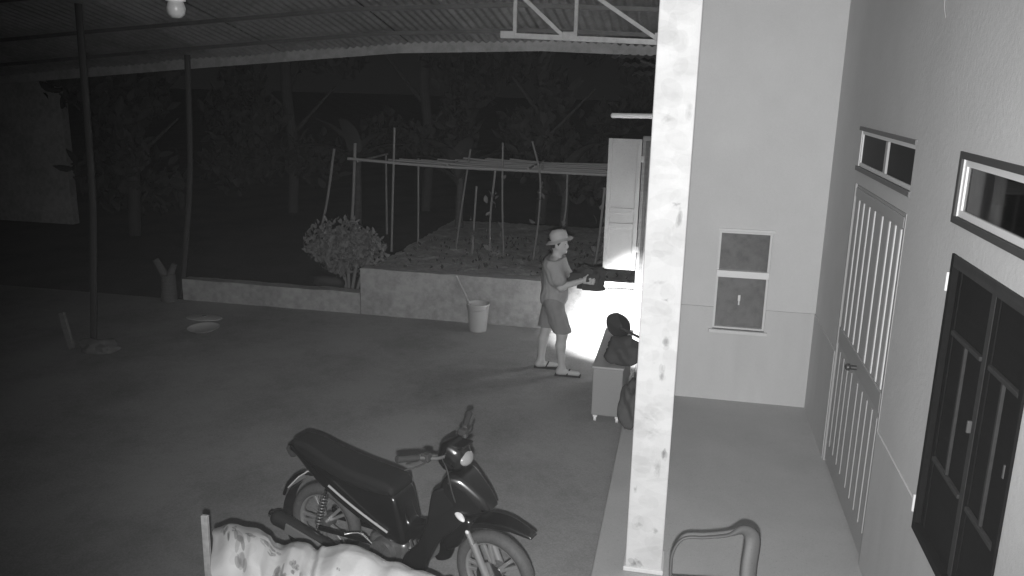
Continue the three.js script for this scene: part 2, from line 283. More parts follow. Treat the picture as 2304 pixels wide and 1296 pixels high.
// ------------------------------------------------------------------ roof over the courtyard
const EP = [[-16, 2.55], [-10.5, 3.03], [-7.3, 3.32], [-4, 3.6], [-2, 3.66], [-0.45, 3.62], [0.1, 3.6]];
const eave = (x) => { for (let i = 1; i < EP.length; i++) if (x <= EP[i][0]) { const [a, b] = [EP[i - 1], EP[i]], t = (x - a[0]) / (b[0] - a[0]); return a[1] + (b[1] - a[1]) * t; } return 3.6; };
const SL = 0.2, RZ = -11.5, roofY = (x, z) => eave(x) + SL * (z - RZ);
const roof = thing('carport_roof', 'corrugated metal roof on posts and a steel truss over the courtyard', 'roof');
{
  for (let k = 0; k < 15; k++) {
    const x0 = -14.3 + k * 0.95, x1 = x0 + 0.965, nx = 54, nz = 24, len = 11.2;
    const g = new THREE.PlaneGeometry(1, 1, nx, nz), p = g.attributes.position, lift = (k % 2) * 0.012;
    for (let i = 0; i < p.count; i++) {
      const x = x0 + (p.getX(i) + 0.5) * (x1 - x0), z = RZ - 0.06 - 0.02 * (k % 3) + (p.getY(i) + 0.5) * len;
      p.setXYZ(i, x, roofY(x, z) + 0.05 + lift + 0.014 * Math.sin(x * 2 * Math.PI / 0.105) + 0.01 * PN.noise(x, z, 2), z);
    }
    g.computeVertexNormals();
    const m = obj('roof_sheet', muv(g), new THREE.MeshStandardMaterial({ color: G(0.2 + 0.08 * hash(k, 3, 5)), roughness: 0.6, metalness: 0.25, map: T.block, side: THREE.DoubleSide }), roof);
    if (k < 3) m.userData.kind = undefined;
  }
  const along = (z, dy, w, h) => { const out = []; for (let i = 1; i < EP.length; i++) { const [a, b] = [EP[i - 1], EP[i]]; if (b[0] < -14) continue; const ax = Math.max(a[0], -14.3); out.push(beam([ax, roofY(ax, z) + dy, z], [b[0], roofY(b[0], z) + dy, z], h, w)); } return out; };
  obj('eave_board', along(RZ + 0.02, -0.0, 0.02, 0.15), M.trim, roof);
  for (const z of [-10.75, -9.7, -8.4, -7]) obj('purlin', along(z, 0.0, 0.04, 0.045), mat(0.1, 0.6, { metalness: 0.2, map: T.block }), roof);
  // lattice girder that ends over the courtyard
  const tz = -9.6, ty = 3.655, tt = 4.2, truss = part('truss', roof), xb = -2.12, xe = -0.05;
  obj('bottom_chord', beam([xb, ty + 0.035, tz], [xe, ty - 0.03, tz], 0.055, 0.05), M.steel, truss);
  obj('top_chord', beam([xb - 4, tt, tz], [xe, tt, tz], 0.055, 0.05), M.steel, truss);
  for (const x of [-1.98, -1.3]) obj('upright', beam([x, ty + 0.04, tz], [x, tt, tz], 0.04, 0.045), M.steel, truss);
  for (const [a, b] of [[-0.42, -1.22], [-1.42, -2.0], [-0.3, -0.26]]) obj('diagonal', beam([a, ty + 0.02, tz + 0.004], [b, tt - 0.02, tz + 0.004], 0.042, 0.03), M.steel, truss);
  for (const x of [-2.06, -1.36, -0.36]) obj('gusset', rbox(x - 0.08, x + 0.08, ty + 0.0, ty + 0.08, tz - 0.034, tz + 0.034, 0.004), M.steel, truss);
  for (const [x, z, bx] of [[-6.82, -8.76, -0.24], [-6.98, -11.1, -0.36]]) {
    const top = roofY(x, z) + 0.02;
    obj('post', tube([[x + bx, GY, z], [x + bx * 0.6, 0.8, z], [x + bx * 0.2, 1.9, z], [x, top, z]], 0.042, 20, 10), M.postWood, roof);
  }
}
// kitchen eave: a few lapped sheets at the wing's corner, and a drain spout
{
  const t = thing('lean_to_roof', 'short lapped roofing edge beside the top of the pillar', 'roof', [-0.05, 3.28, -11.2]);
  for (let k = 0; k < 3; k++) { const w = 0.98 - k * 0.14, g = new THREE.PlaneGeometry(w, 0.42, 60, 2), p = g.attributes.position; for (let i = 0; i < p.count; i++) p.setZ(i, 0.012 * Math.sin(p.getX(i) * 60)); g.rotateX(-Math.PI / 2 + 0.12); g.computeVertexNormals(); g.translate(-w / 2, 0.25 - k * 0.1, k * 0.06); obj('roof_sheet', muv(g), new THREE.MeshStandardMaterial({ color: G(0.2), roughness: 0.7, map: T.block, side: THREE.DoubleSide }), t); }
  obj('rafter', beam([0, -0.02, 0.1], [-0.62, 0.2, 0.1], 0.03, 0.04), M.postWood, t);
  const s = thing('drain_spout', 'white round-ended pipe jutting out beside the pillar', 'pipe', [-0.05, 2.81, -11]);
  obj('pipe', [bar([0, 0, 0], [-0.92, -0.012, 0], 0.032, 0.032, 18), (() => { const g = new THREE.SphereGeometry(0.032, 18, 12); g.translate(-0.92, -0.012, 0); return g; })()], M.white, s);
  obj('flange', bar([-0.005, 0, 0], [0.0, 0, 0], 0.06, 0.06, 18), M.white, s);
}
// ------------------------------------------------------------------ door leaf and dark frame standing beyond the low wall
{
  const f = thing('window_shutter', 'open pale panelled shutter hinged on a dark frame beside the pillar', 'shutter', [-0.5, GY, -11.28]);
  const pw = mat(0.36, 0.6, { map: T.floor }), dw = mat(0.22, 0.8, { map: T.wood });
  for (const [x0, x1] of [[-0.085, -0.04], [0.14, 0.19]]) obj('jamb', rbox(x0, x1, 0, 2.58, -0.05, 0.05, 0.005), dw, f);
  obj('head', rbox(-0.085, 0.19, 2.58, 2.64, -0.05, 0.05, 0.005), dw, f);
  obj('board', rbox(-0.04, 0.14, 0.02, 2.575, -0.03, 0.0, 0.004), mat(0.12, 0.8, { map: T.wood }), f);
  obj('batten', rbox(0.0, 0.03, 0.02, 2.5, 0.0, 0.015, 0.004), dw, f);
  const lf = part('shutter_leaf', f), lx0 = -0.525, lx1 = -0.092, ly0 = 0.86, ly1 = 2.6, zf = 0.1;
  obj('panel', rbox(lx0 + 0.004, lx1 - 0.004, ly0 + 0.004, ly1 - 0.004, zf - 0.036, zf - 0.012, 0.004), pw, lf);
  for (const [x0, x1] of [[lx0, lx0 + 0.055], [lx1 - 0.055, lx1]]) obj('stile', rbox(x0, x1, ly0, ly1, zf - 0.04, zf, 0.004), pw, lf);
  for (const y of [ly0, 1.42, 1.62, ly1 - 0.07]) obj('rail', rbox(lx0 + 0.055, lx1 - 0.055, y, y + 0.07, zf - 0.037, zf - 0.003, 0.004), pw, lf);
  for (const y of [1.1, 2.3]) obj('hinge', rbox(lx1 - 0.03, -0.06, y, y + 0.08, zf - 0.05, zf - 0.041, 0.002), M.steel, lf);
}
// ------------------------------------------------------------------ poles, drying rack and plants on the bed
function leafGeo(l, w) { const g = new THREE.PlaneGeometry(w, l, 2, 3), p = g.attributes.position; for (let i = 0; i < p.count; i++) { const t = p.getY(i) / l + 0.5; p.setX(i, p.getX(i) * Math.sin(Math.PI * (0.08 + 0.9 * t))); p.setZ(i, 0.25 * l * t * t - Math.abs(p.getX(i)) * 0.3); } g.translate(0, l / 2, 0); g.computeVertexNormals(); return g; }
function leaves(n, l, w, at) { const out = [], q = new THREE.Quaternion(), e = new THREE.Euler(), m = new THREE.Matrix4(); for (let i = 0; i < n; i++) { const g = leafGeo(l * rr(0.6, 1.3), w * rr(0.7, 1.2)); e.set(rr(-1.3, 1.3), rr(0, 6.28), rr(-1.3, 1.3)); m.makeRotationFromEuler(e).setPosition(...at(i)); g.applyMatrix4(m); out.push(g); } return merge(out); }
{
  const rack = thing('drying_rack', 'long horizontal bamboo rack of many rails above the raised bed', 'rack', [-3.3, 0.45, -13.4]);
  const rail = (x0, y0, x1, y1, z, r) => obj('rail', tube([[x0, y0, z], [(x0 * 2 + x1) / 3, y0 * 0.66 + y1 * 0.34 - 0.03, z + 0.01], [(x0 + x1 * 2) / 3, y0 * 0.34 + y1 * 0.66 - 0.015, z], [x1, y1, z]], r, 16, 7), M.bamboo, rack);
  rail(-2.1, 1.46, 2.2, 1.38, 0.42, 0.026);
  rail(-0.6, 1.45, 2.2, 1.41, 0.34, 0.02);
  for (let k = 0; k < 9; k++) rail(-1.6 + 0.22 * k + rr(0, 0.3), 1.46 + rr(-0.015, 0.015), 2.25, 1.44 + rr(-0.02, 0.02), 0.2 - k * 0.11, rr(0.012, 0.018));
  for (const x of [-1.9, -0.4, 0.9, 2.1]) obj('cross_rail', bar([x, 1.43, 0.5], [x, 1.44, -0.9], 0.018, 0.016, 7), M.bamboo, rack);
  for (const [x, z] of [[-1.93, -0.9], [2.15, -0.9], [2.12, 0.42]]) obj('leg', bar([x, 0, z], [x, 1.44, z], 0.022, 0.018, 8), M.pole, rack);
  const poles = [
    ['straight pole carrying the left end of the drying rack', [[-5.42, 0.4], [-5.35, 1.2], [-5.27, 2.16]], 0.035, 0, -13],
    ['tallest bare pole, second from the left end of the rack', [[-4.67, 0.42], [-4.64, 1.4], [-4.6, 2.43]], 0.026, 0, -12.97],
    ['faint leaning pole left of the drying rack', [[-6.15, 0.2], [-5.92, 1.06], [-5.73, 2.04]], 0.03, 0, -13.2],
    ['thin faint pole just right of the tallest pole', [[-4.42, 0.4], [-4.4, 1.2], [-4.41, 1.9]], 0.024, 0, -13.6],
    ['slightly bent pole near the middle of the rack', [[-3.72, 0.4], [-3.6, 1.2], [-3.48, 2.1]], 0.022, 0, -13.5],
    ['short pole that stops below the rack', [[-3.31, 0.4], [-3.29, 0.9], [-3.25, 1.56]], 0.024, 4, -13],
    ['pole thick with vine leaves near the middle of the rack', [[-3.0, 0.4], [-3.01, 1.1], [-2.94, 1.82]], 0.024, 26, -12.95],
    ['slim upright pole touching the leafiest vine pole', [[-2.8, 0.4], [-2.83, 1.3], [-2.86, 2.25]], 0.022, 5, -13.1],
    ['crooked vine pole bending above the rack behind the person', [[-2.3, 0.4], [-2.22, 1.1], [-2.23, 1.76], [-2.36, 2.3]], 0.022, 12, -12.95],
    ['thin knobbly pole directly above the person', [[-1.86, 0.4], [-1.84, 0.9], [-1.8, 1.3], [-1.8, 1.82]], 0.02, 6, -12.95],
    ['viny pole against the pale door leaf', [[-1.3, 0.4], [-1.24, 0.9], [-1.2, 1.66]], 0.028, 16, -12.8],
  ];
  for (const [label, pts, r, nl, z] of poles) {
    const b = pts[0], t = thing('garden_pole', label, 'pole', [b[0], b[1], z], 0, 'garden poles');
    const loc = pts.map(([x, y], i) => [x - b[0] + (i && i < pts.length - 1 ? rr(-0.015, 0.015) : 0), y - b[1], rr(-0.02, 0.02)]);
    obj('pole', tube(loc, r * 0.75, 20, 7), M.pole, t);
    if (nl) { const c = new THREE.CatmullRomCurve3(loc.map((p) => new THREE.Vector3(...p))); const v = obj('vine_leaves', leaves(nl, 0.11, 0.07, () => { const q = c.getPoint(Math.pow(rnd(), 1.6) * 0.85); return [q.x + rr(-0.07, 0.07), q.y, q.z + rr(-0.05, 0.07)]; }), M.leafPale, t); v.userData.kind = 'stuff'; }
  }
  // bush beyond the low left wall, with a dark tyre under it
  const sh = thing('bush', 'pale rounded bush behind the low wall left of the bed', 'bush', [-4.92, GY, -11.75]);
  for (const [x, z] of [[0, 0], [0.12, 0.05], [-0.1, -0.05], [0.22, 0]]) obj('stem', tube([[x * 0.4, 0, z], [x, 0.4, z], [x * 2, 0.85, z * 2]], 0.028, 10, 6), M.pole, sh);
  obj('foliage', leaves(1900, 0.085, 0.05, () => { const a = rr(0, 6.28), u = rr(-1, 1), q = Math.cbrt(rnd()), s = Math.sqrt(1 - u * u); return [q * s * Math.cos(a) * 0.66 - 0.05, 0.78 + q * u * 0.36 + 0.1 * Math.sin(a * 3), q * s * Math.sin(a) * 0.4]; }), M.leafPale, sh);
  { const ty = new THREE.TorusGeometry(0.17, 0.07, 12, 28); ty.rotateX(R(70)); tag(obj('old_tyre', ty, M.rubber), 'dark old tyre lying under the pale bush', 'tyre').position.set(-4.98, 0.3, -11.15); const s = obj('rim_band', new THREE.TorusGeometry(0.1, 0.012, 8, 24), M.steel, scene.getObjectByName('old_tyre')); s.rotation.x = R(70); }
  // ground cover spilling along the back of the bed and the wall
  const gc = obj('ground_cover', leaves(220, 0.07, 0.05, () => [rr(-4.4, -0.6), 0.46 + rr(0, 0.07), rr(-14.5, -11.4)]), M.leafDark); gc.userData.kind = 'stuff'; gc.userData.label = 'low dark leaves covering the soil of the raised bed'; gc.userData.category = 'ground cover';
  // large-leaved plants dimly visible behind the rack
  const bl = (l, w) => { const g = new THREE.PlaneGeometry(w, l, 6, 12), p = g.attributes.position; for (let i = 0; i < p.count; i++) { const t = p.getY(i) / l + 0.5, x = p.getX(i) * Math.pow(Math.sin(Math.PI * (0.05 + 0.9 * t)), 0.6); p.setXYZ(i, x, l * t * (1 - 0.25 * t), 0.5 * l * t * t - Math.abs(x) * 0.35); } g.computeVertexNormals(); return g; };
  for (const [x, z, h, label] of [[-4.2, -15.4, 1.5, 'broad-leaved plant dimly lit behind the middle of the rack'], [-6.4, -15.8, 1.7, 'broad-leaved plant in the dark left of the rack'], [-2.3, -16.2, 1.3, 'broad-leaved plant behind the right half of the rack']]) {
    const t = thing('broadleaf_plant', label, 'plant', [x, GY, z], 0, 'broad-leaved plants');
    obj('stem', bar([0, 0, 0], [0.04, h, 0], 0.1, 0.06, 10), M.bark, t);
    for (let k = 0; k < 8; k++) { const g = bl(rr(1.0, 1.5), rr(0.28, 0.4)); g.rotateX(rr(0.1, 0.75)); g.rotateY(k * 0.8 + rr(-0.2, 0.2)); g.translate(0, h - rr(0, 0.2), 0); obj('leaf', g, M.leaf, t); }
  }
}
// ------------------------------------------------------------------ trees in the dark beyond, neighbour's wall
{
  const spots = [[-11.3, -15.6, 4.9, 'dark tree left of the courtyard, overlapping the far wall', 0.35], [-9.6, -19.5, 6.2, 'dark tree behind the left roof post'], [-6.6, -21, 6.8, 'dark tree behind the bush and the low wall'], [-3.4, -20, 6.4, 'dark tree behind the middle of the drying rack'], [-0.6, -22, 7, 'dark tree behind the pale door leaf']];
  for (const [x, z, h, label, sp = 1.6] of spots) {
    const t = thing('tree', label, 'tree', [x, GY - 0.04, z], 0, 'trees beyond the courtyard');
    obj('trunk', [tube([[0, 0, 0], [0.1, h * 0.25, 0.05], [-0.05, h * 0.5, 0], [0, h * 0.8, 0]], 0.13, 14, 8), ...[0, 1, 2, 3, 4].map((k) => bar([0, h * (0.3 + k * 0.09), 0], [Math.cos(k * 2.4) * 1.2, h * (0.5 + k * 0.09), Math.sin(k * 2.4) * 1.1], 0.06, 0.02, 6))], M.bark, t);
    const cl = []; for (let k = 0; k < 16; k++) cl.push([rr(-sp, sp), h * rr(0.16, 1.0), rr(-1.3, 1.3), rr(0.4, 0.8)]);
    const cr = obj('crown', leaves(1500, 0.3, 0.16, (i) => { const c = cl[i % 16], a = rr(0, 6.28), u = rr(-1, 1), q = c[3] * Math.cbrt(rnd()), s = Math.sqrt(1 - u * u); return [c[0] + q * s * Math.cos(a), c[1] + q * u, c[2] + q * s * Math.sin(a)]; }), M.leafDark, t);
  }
  const nw = thing('neighbour_wall', 'grey wall of a neighbouring building far left under the roof edge', 'wall', [-15.3, GY - 0.05, -16.3]);
  obj('masonry', box(-4, 1.95, 0, 4.4, -0.2, 0), mat(0.55, 0.95, { map: T.block }), nw);
  obj('coping', rbox(-4, 2.0, 4.4, 4.5, -0.26, 0.06, 0.01), mat(0.5, 0.95, { map: T.block }), nw);
}
// ------------------------------------------------------------------ small things on the courtyard
{
  const lathe = (pts, n = 32) => { const g = new THREE.LatheGeometry(pts.map((p) => new THREE.Vector2(...p)), n); return g; };
  const bk = thing('bucket', 'pale plastic bucket standing against the bed wall', 'bucket', [-2.62, GY, -10.66]);
  obj('body', lathe([[0, 0.006], [0.105, 0.006], [0.112, 0], [0.118, 0.02], [0.15, 0.36], [0.158, 0.365], [0.158, 0.385], [0.146, 0.385], [0.142, 0.36], [0.11, 0.02], [0, 0.02]]), M.plastic, bk);
  obj('handle', tube([[-0.155, 0.37, 0], [-0.12, 0.33, 0.12], [0, 0.31, 0.17], [0.12, 0.33, 0.12], [0.155, 0.37, 0]], 0.004, 20, 6), M.steel, bk);
  const st = tag(obj('stick', tube([[0.02, 0.05, 0.03], [-0.12, 0.36, 0.0], [-0.22, 0.55, -0.02], [-0.33, 0.74, -0.05]], 0.018, 16, 7), M.bamboo), 'thin stick leaning out of the pale bucket', 'stick'); st.position.set(-2.62, GY, -10.66);
  const bs = thing('wash_basin', 'shallow pale basin tipped on the ground at the back left', 'basin', [-6.08, GY, -9.75]);
  const bsn = obj('bowl', lathe([[0, 0.01], [0.2, 0.01], [0.21, 0], [0.24, 0.03], [0.31, 0.12], [0.33, 0.125], [0.335, 0.135], [0.31, 0.135], [0.23, 0.04], [0, 0.03]], 40), mat(0.42, 0.6), bs); bsn.scale.set(0.62, 0.34, 0.6);
  bsn.rotation.set(0.06, 0, 0.02); bsn.position.set(0, 0.012, 0.12);
  const lid = thing('basin_lid', 'flat pale oval lid lying just behind the basin', 'lid', [-6.42, GY, -10.2]);
  { const g = lathe([[0, 0.02], [0.12, 0.018], [0.24, 0.008], [0.25, 0], [0.24, -0.001], [0, 0]]); g.scale(1.05, 1, 0.6); obj('plate', g, mat(0.42, 0.6), lid); } obj('knob', bar([0, 0.018, 0], [0, 0.035, 0], 0.025, 0.03, 12), mat(0.2, 0.6), lid);
  // pale stub beside the far post, sticks and a rag at the near-left post
  const sp = thing('tree_stump', 'short pale forked stump at the left end of the low wall', 'stump', [-7.42, GY, -10.9]);
  obj('trunk', [bar([0, 0, 0], [0.02, 0.4, 0], 0.12, 0.1, 12), bar([0.0, 0.32, 0], [-0.16, 0.62, 0.02], 0.07, 0.05, 10), bar([0.03, 0.36, 0], [0.12, 0.56, -0.02], 0.06, 0.04, 10)], mat(0.13, 0.95, { map: T.wood, bumpMap: T.concreteBump, bumpScale: 0.01 }), sp);
  const wd = thing('timber_offcut', 'pale timber offcut leaning on the foot of the near left post', 'timber', [-7.22, GY, -8.6]);
  obj('board', beam([0.02, 0.0, 0.05], [-0.13, 0.42, -0.02], 0.07, 0.04), mat(0.22, 0.9, { map: T.wood }), wd);
  const rg = new THREE.IcosahedronGeometry(0.16, 4), rp = rg.attributes.position; for (let i = 0; i < rp.count; i++) { const x = rp.getX(i), y = rp.getY(i), z = rp.getZ(i), k = 1 + 0.5 * PN.noise(x * 8, y * 8, z * 8); rp.setXYZ(i, x * k * 1.5, Math.max(0, (y + 0.1) * k * 0.5), z * k); } rg.computeVertexNormals();
  const rag = tag(obj('rag', muv(rg), mat(0.16, 0.95, { map: T.cloth })), 'crumpled pale rag on the ground by the near left post', 'rag'); rag.position.set(-6.82, GY, -8.55);
  // hanging bulb
  const lb = thing('hanging_bulb', 'white unlit bulb hanging under the courtyard roof', 'light bulb', [-3.2, 3.53, -5.0]);
  obj('globe', lathe([[0, 0], [0.028, 0.004], [0.05, 0.025], [0.058, 0.06], [0.05, 0.09], [0.045, 0.1]]), phys(0.45, 0.35), lb);
  obj('collar', lathe([[0.045, 0.1], [0.06, 0.104], [0.062, 0.14], [0.05, 0.19], [0.02, 0.2], [0, 0.2]]), M.white, lb);
  obj('cord', bar([0, 0.2, 0], [0, roofY(-3.2, -5) - 3.53 + 0.05, 0], 0.005, 0.005, 6), M.rubber, lb);
}
// ------------------------------------------------------------------ trolley with sacks beside the pillar
function lump(r, sx, sy, sz, f, a, s = 0, det = 5) { let g = new THREE.IcosahedronGeometry(1, det); g.deleteAttribute('uv'); g.deleteAttribute('normal'); g = mergeVertices(g, 1e-4); const p = g.attributes.position; for (let i = 0; i < p.count; i++) { const x = p.getX(i), y = p.getY(i), z = p.getZ(i); const fold = 1 - Math.abs(PN.noise(x * f + s, y * f * 0.6, z * f)); const k = r * (1 + a * (PN.noise(x * 1.6 + s, y * 1.6, z * 1.6) + 0.6 * (fold - 0.7))); p.setXYZ(i, x * k * sx, Math.max(-0.72 * r, y * k) * sy, z * k * sz); } g.computeVertexNormals(); return muv(g); }
{
  const tr = thing('trolley', 'long narrow grey box trolley on white casters beside the pillar', 'trolley', [-0.62, GY, -8.58]);
  const m = mat(0.30, 0.7, { map: T.plaster });
  obj('body', rbox(-0.148, 0.148, 0.075, 0.565, -0.68, 0.68, 0.012), m, tr);
  obj('lid', rbox(-0.156, 0.156, 0.567, 0.59, -0.69, 0.69, 0.008), mat(0.4, 0.6, { map: T.plaster }), tr);
  for (const [x, z] of [[-0.11, 0.63], [0.11, 0.63], [-0.11, -0.63], [0.11, -0.63]]) {
    const c = part('caster', tr);
    obj('fork', [rbox(x - 0.022, x + 0.022, 0.045, 0.075, z - 0.02, z + 0.02, 0.004)], M.white, c);
    const w = new THREE.CylinderGeometry(0.03, 0.03, 0.024, 16); w.rotateZ(Math.PI / 2); w.translate(x, 0.03, z); obj('wheel', w, M.white, c);
  }
  tag(obj('sack', lump(0.18, 1.0, 0.75, 1.1, 3, 0.45, 1), mat(0.07, 0.9, { map: T.cloth })), 'dark slumped sack lying on top of the trolley', 'sack').position.set(-0.5, 0.595, -8.1);
  tag(obj('sack', lump(0.19, 0.62, 1.25, 0.9, 3, 0.5, 5), mat(0.1, 0.9, { map: T.cloth })), 'dark crumpled sack standing on the floor between trolley and pillar', 'sack').position.set(-0.36, 0.17, -7.72);
  const sv = thing('shovel', 'dark shovel lying across the far end of the trolley', 'shovel', [-0.62, 0.5, -8.95]);
  { const s = new THREE.Shape(); s.moveTo(-0.13, -0.02); s.quadraticCurveTo(-0.15, 0.16, 0, 0.21); s.quadraticCurveTo(0.14, 0.17, 0.13, -0.02); s.quadraticCurveTo(0.11, -0.14, 0, -0.15); s.quadraticCurveTo(-0.11, -0.14, -0.13, -0.02); const g = new THREE.ExtrudeGeometry(s, { depth: 0.006, bevelEnabled: true, bevelSize: 0.004, bevelThickness: 0.003, bevelSegments: 1, curveSegments: 10 }); const p = g.attributes.position; for (let i = 0; i < p.count; i++) p.setZ(i, p.getZ(i) + 1.4 * p.getX(i) * p.getX(i)); g.computeVertexNormals(); g.rotateX(-Math.PI / 2); g.rotateZ(R(-10)); g.rotateX(R(32)); g.rotateY(R(10)); g.translate(0, 0.1, 0); obj('blade', muv(g), mat(0.05, 0.6, { metalness: 0.4 }), sv); }
  obj('handle', bar([0.04, 0.1, 0.04], [0.5, 0.03, 0.42], 0.014, 0.016, 10), mat(0.07, 0.7), sv);
}
// ------------------------------------------------------------------ shaded work lamp on the wing wall (hidden by the pillar): it floods the corner
{
  const lp = thing('wall_lamp', 'lit shaded lamp on the wing wall behind the pillar', 'lamp', [-0.05, 2.2, -9.9]);
  obj('bracket', [bar([0, 0.12, 0], [-0.17, 0.14, -0.03], 0.01), bar([0, 0.12, 0], [-0.012, 0.12, 0], 0.05, 0.05, 16)], M.steel, lp);
  const aim = new THREE.Vector3(-0.2, -2.2, -0.8).normalize(), q = new THREE.Quaternion().setFromUnitVectors(new THREE.Vector3(0, -1, 0), aim);
  const sh = new THREE.LatheGeometry([[0.02, 0.1], [0.035, 0.08], [0.06, 0.03], [0.075, -0.02]].map((p) => new THREE.Vector2(...p)), 28); sh.applyQuaternion(q); sh.translate(-0.2, 0.08, -0.03);
  obj('shade', sh, new THREE.MeshStandardMaterial({ color: G(0.2), roughness: 0.5, side: THREE.DoubleSide }), lp);
  const b = new THREE.SphereGeometry(0.028, 16, 12); b.applyQuaternion(q); b.translate(-0.2, 0.09, -0.03);
  obj('bulb', b, new THREE.MeshStandardMaterial({ color: G(0.9), emissive: G(1), emissiveIntensity: 3 }), lp);
  const L = new THREE.SpotLight(0xffffff, 260, 0, R(28), 0.5, 2);
  const at = new THREE.Vector3(-0.25, 2.28, -9.93).addScaledVector(aim, 0.03);
  L.position.copy(at); L.target.position.copy(at).addScaledVector(aim, 2); L.castShadow = true; L.shadow.radius = 2; scene.add(L, L.target);
}
// ------------------------------------------------------------------ security camera with its infrared lamp, just behind the viewpoint
{
  const cm = thing('security_camera', 'small white security camera whose infrared lamp lights the yard', 'camera', [0.01, 3.1, 0.16], R(11.46));
  obj('body', rbox(-0.035, 0.035, -0.03, 0.04, -0.05, 0.1, 0.012), M.white, cm);
  obj('mount', bar([0, 0.03, 0.06], [0, 0.4, 0.4], 0.014), M.white, cm);
  const d = new THREE.CylinderGeometry(0.02, 0.02, 0.004, 20); d.rotateX(Math.PI / 2); d.translate(0, 0.005, -0.053);
  obj('infrared_lamp', d, new THREE.MeshStandardMaterial({ color: G(0.2), emissive: G(1), emissiveIntensity: 1 }), cm);
  const L = new THREE.SpotLight(0xffffff, 132, 0, R(43), 1, 2);
  L.position.set(0.0, 3.11, 0.08); L.target.position.set(-0.5, 1.95, -6.0); L.castShadow = true; L.shadow.radius = 1; scene.add(L, L.target);
}
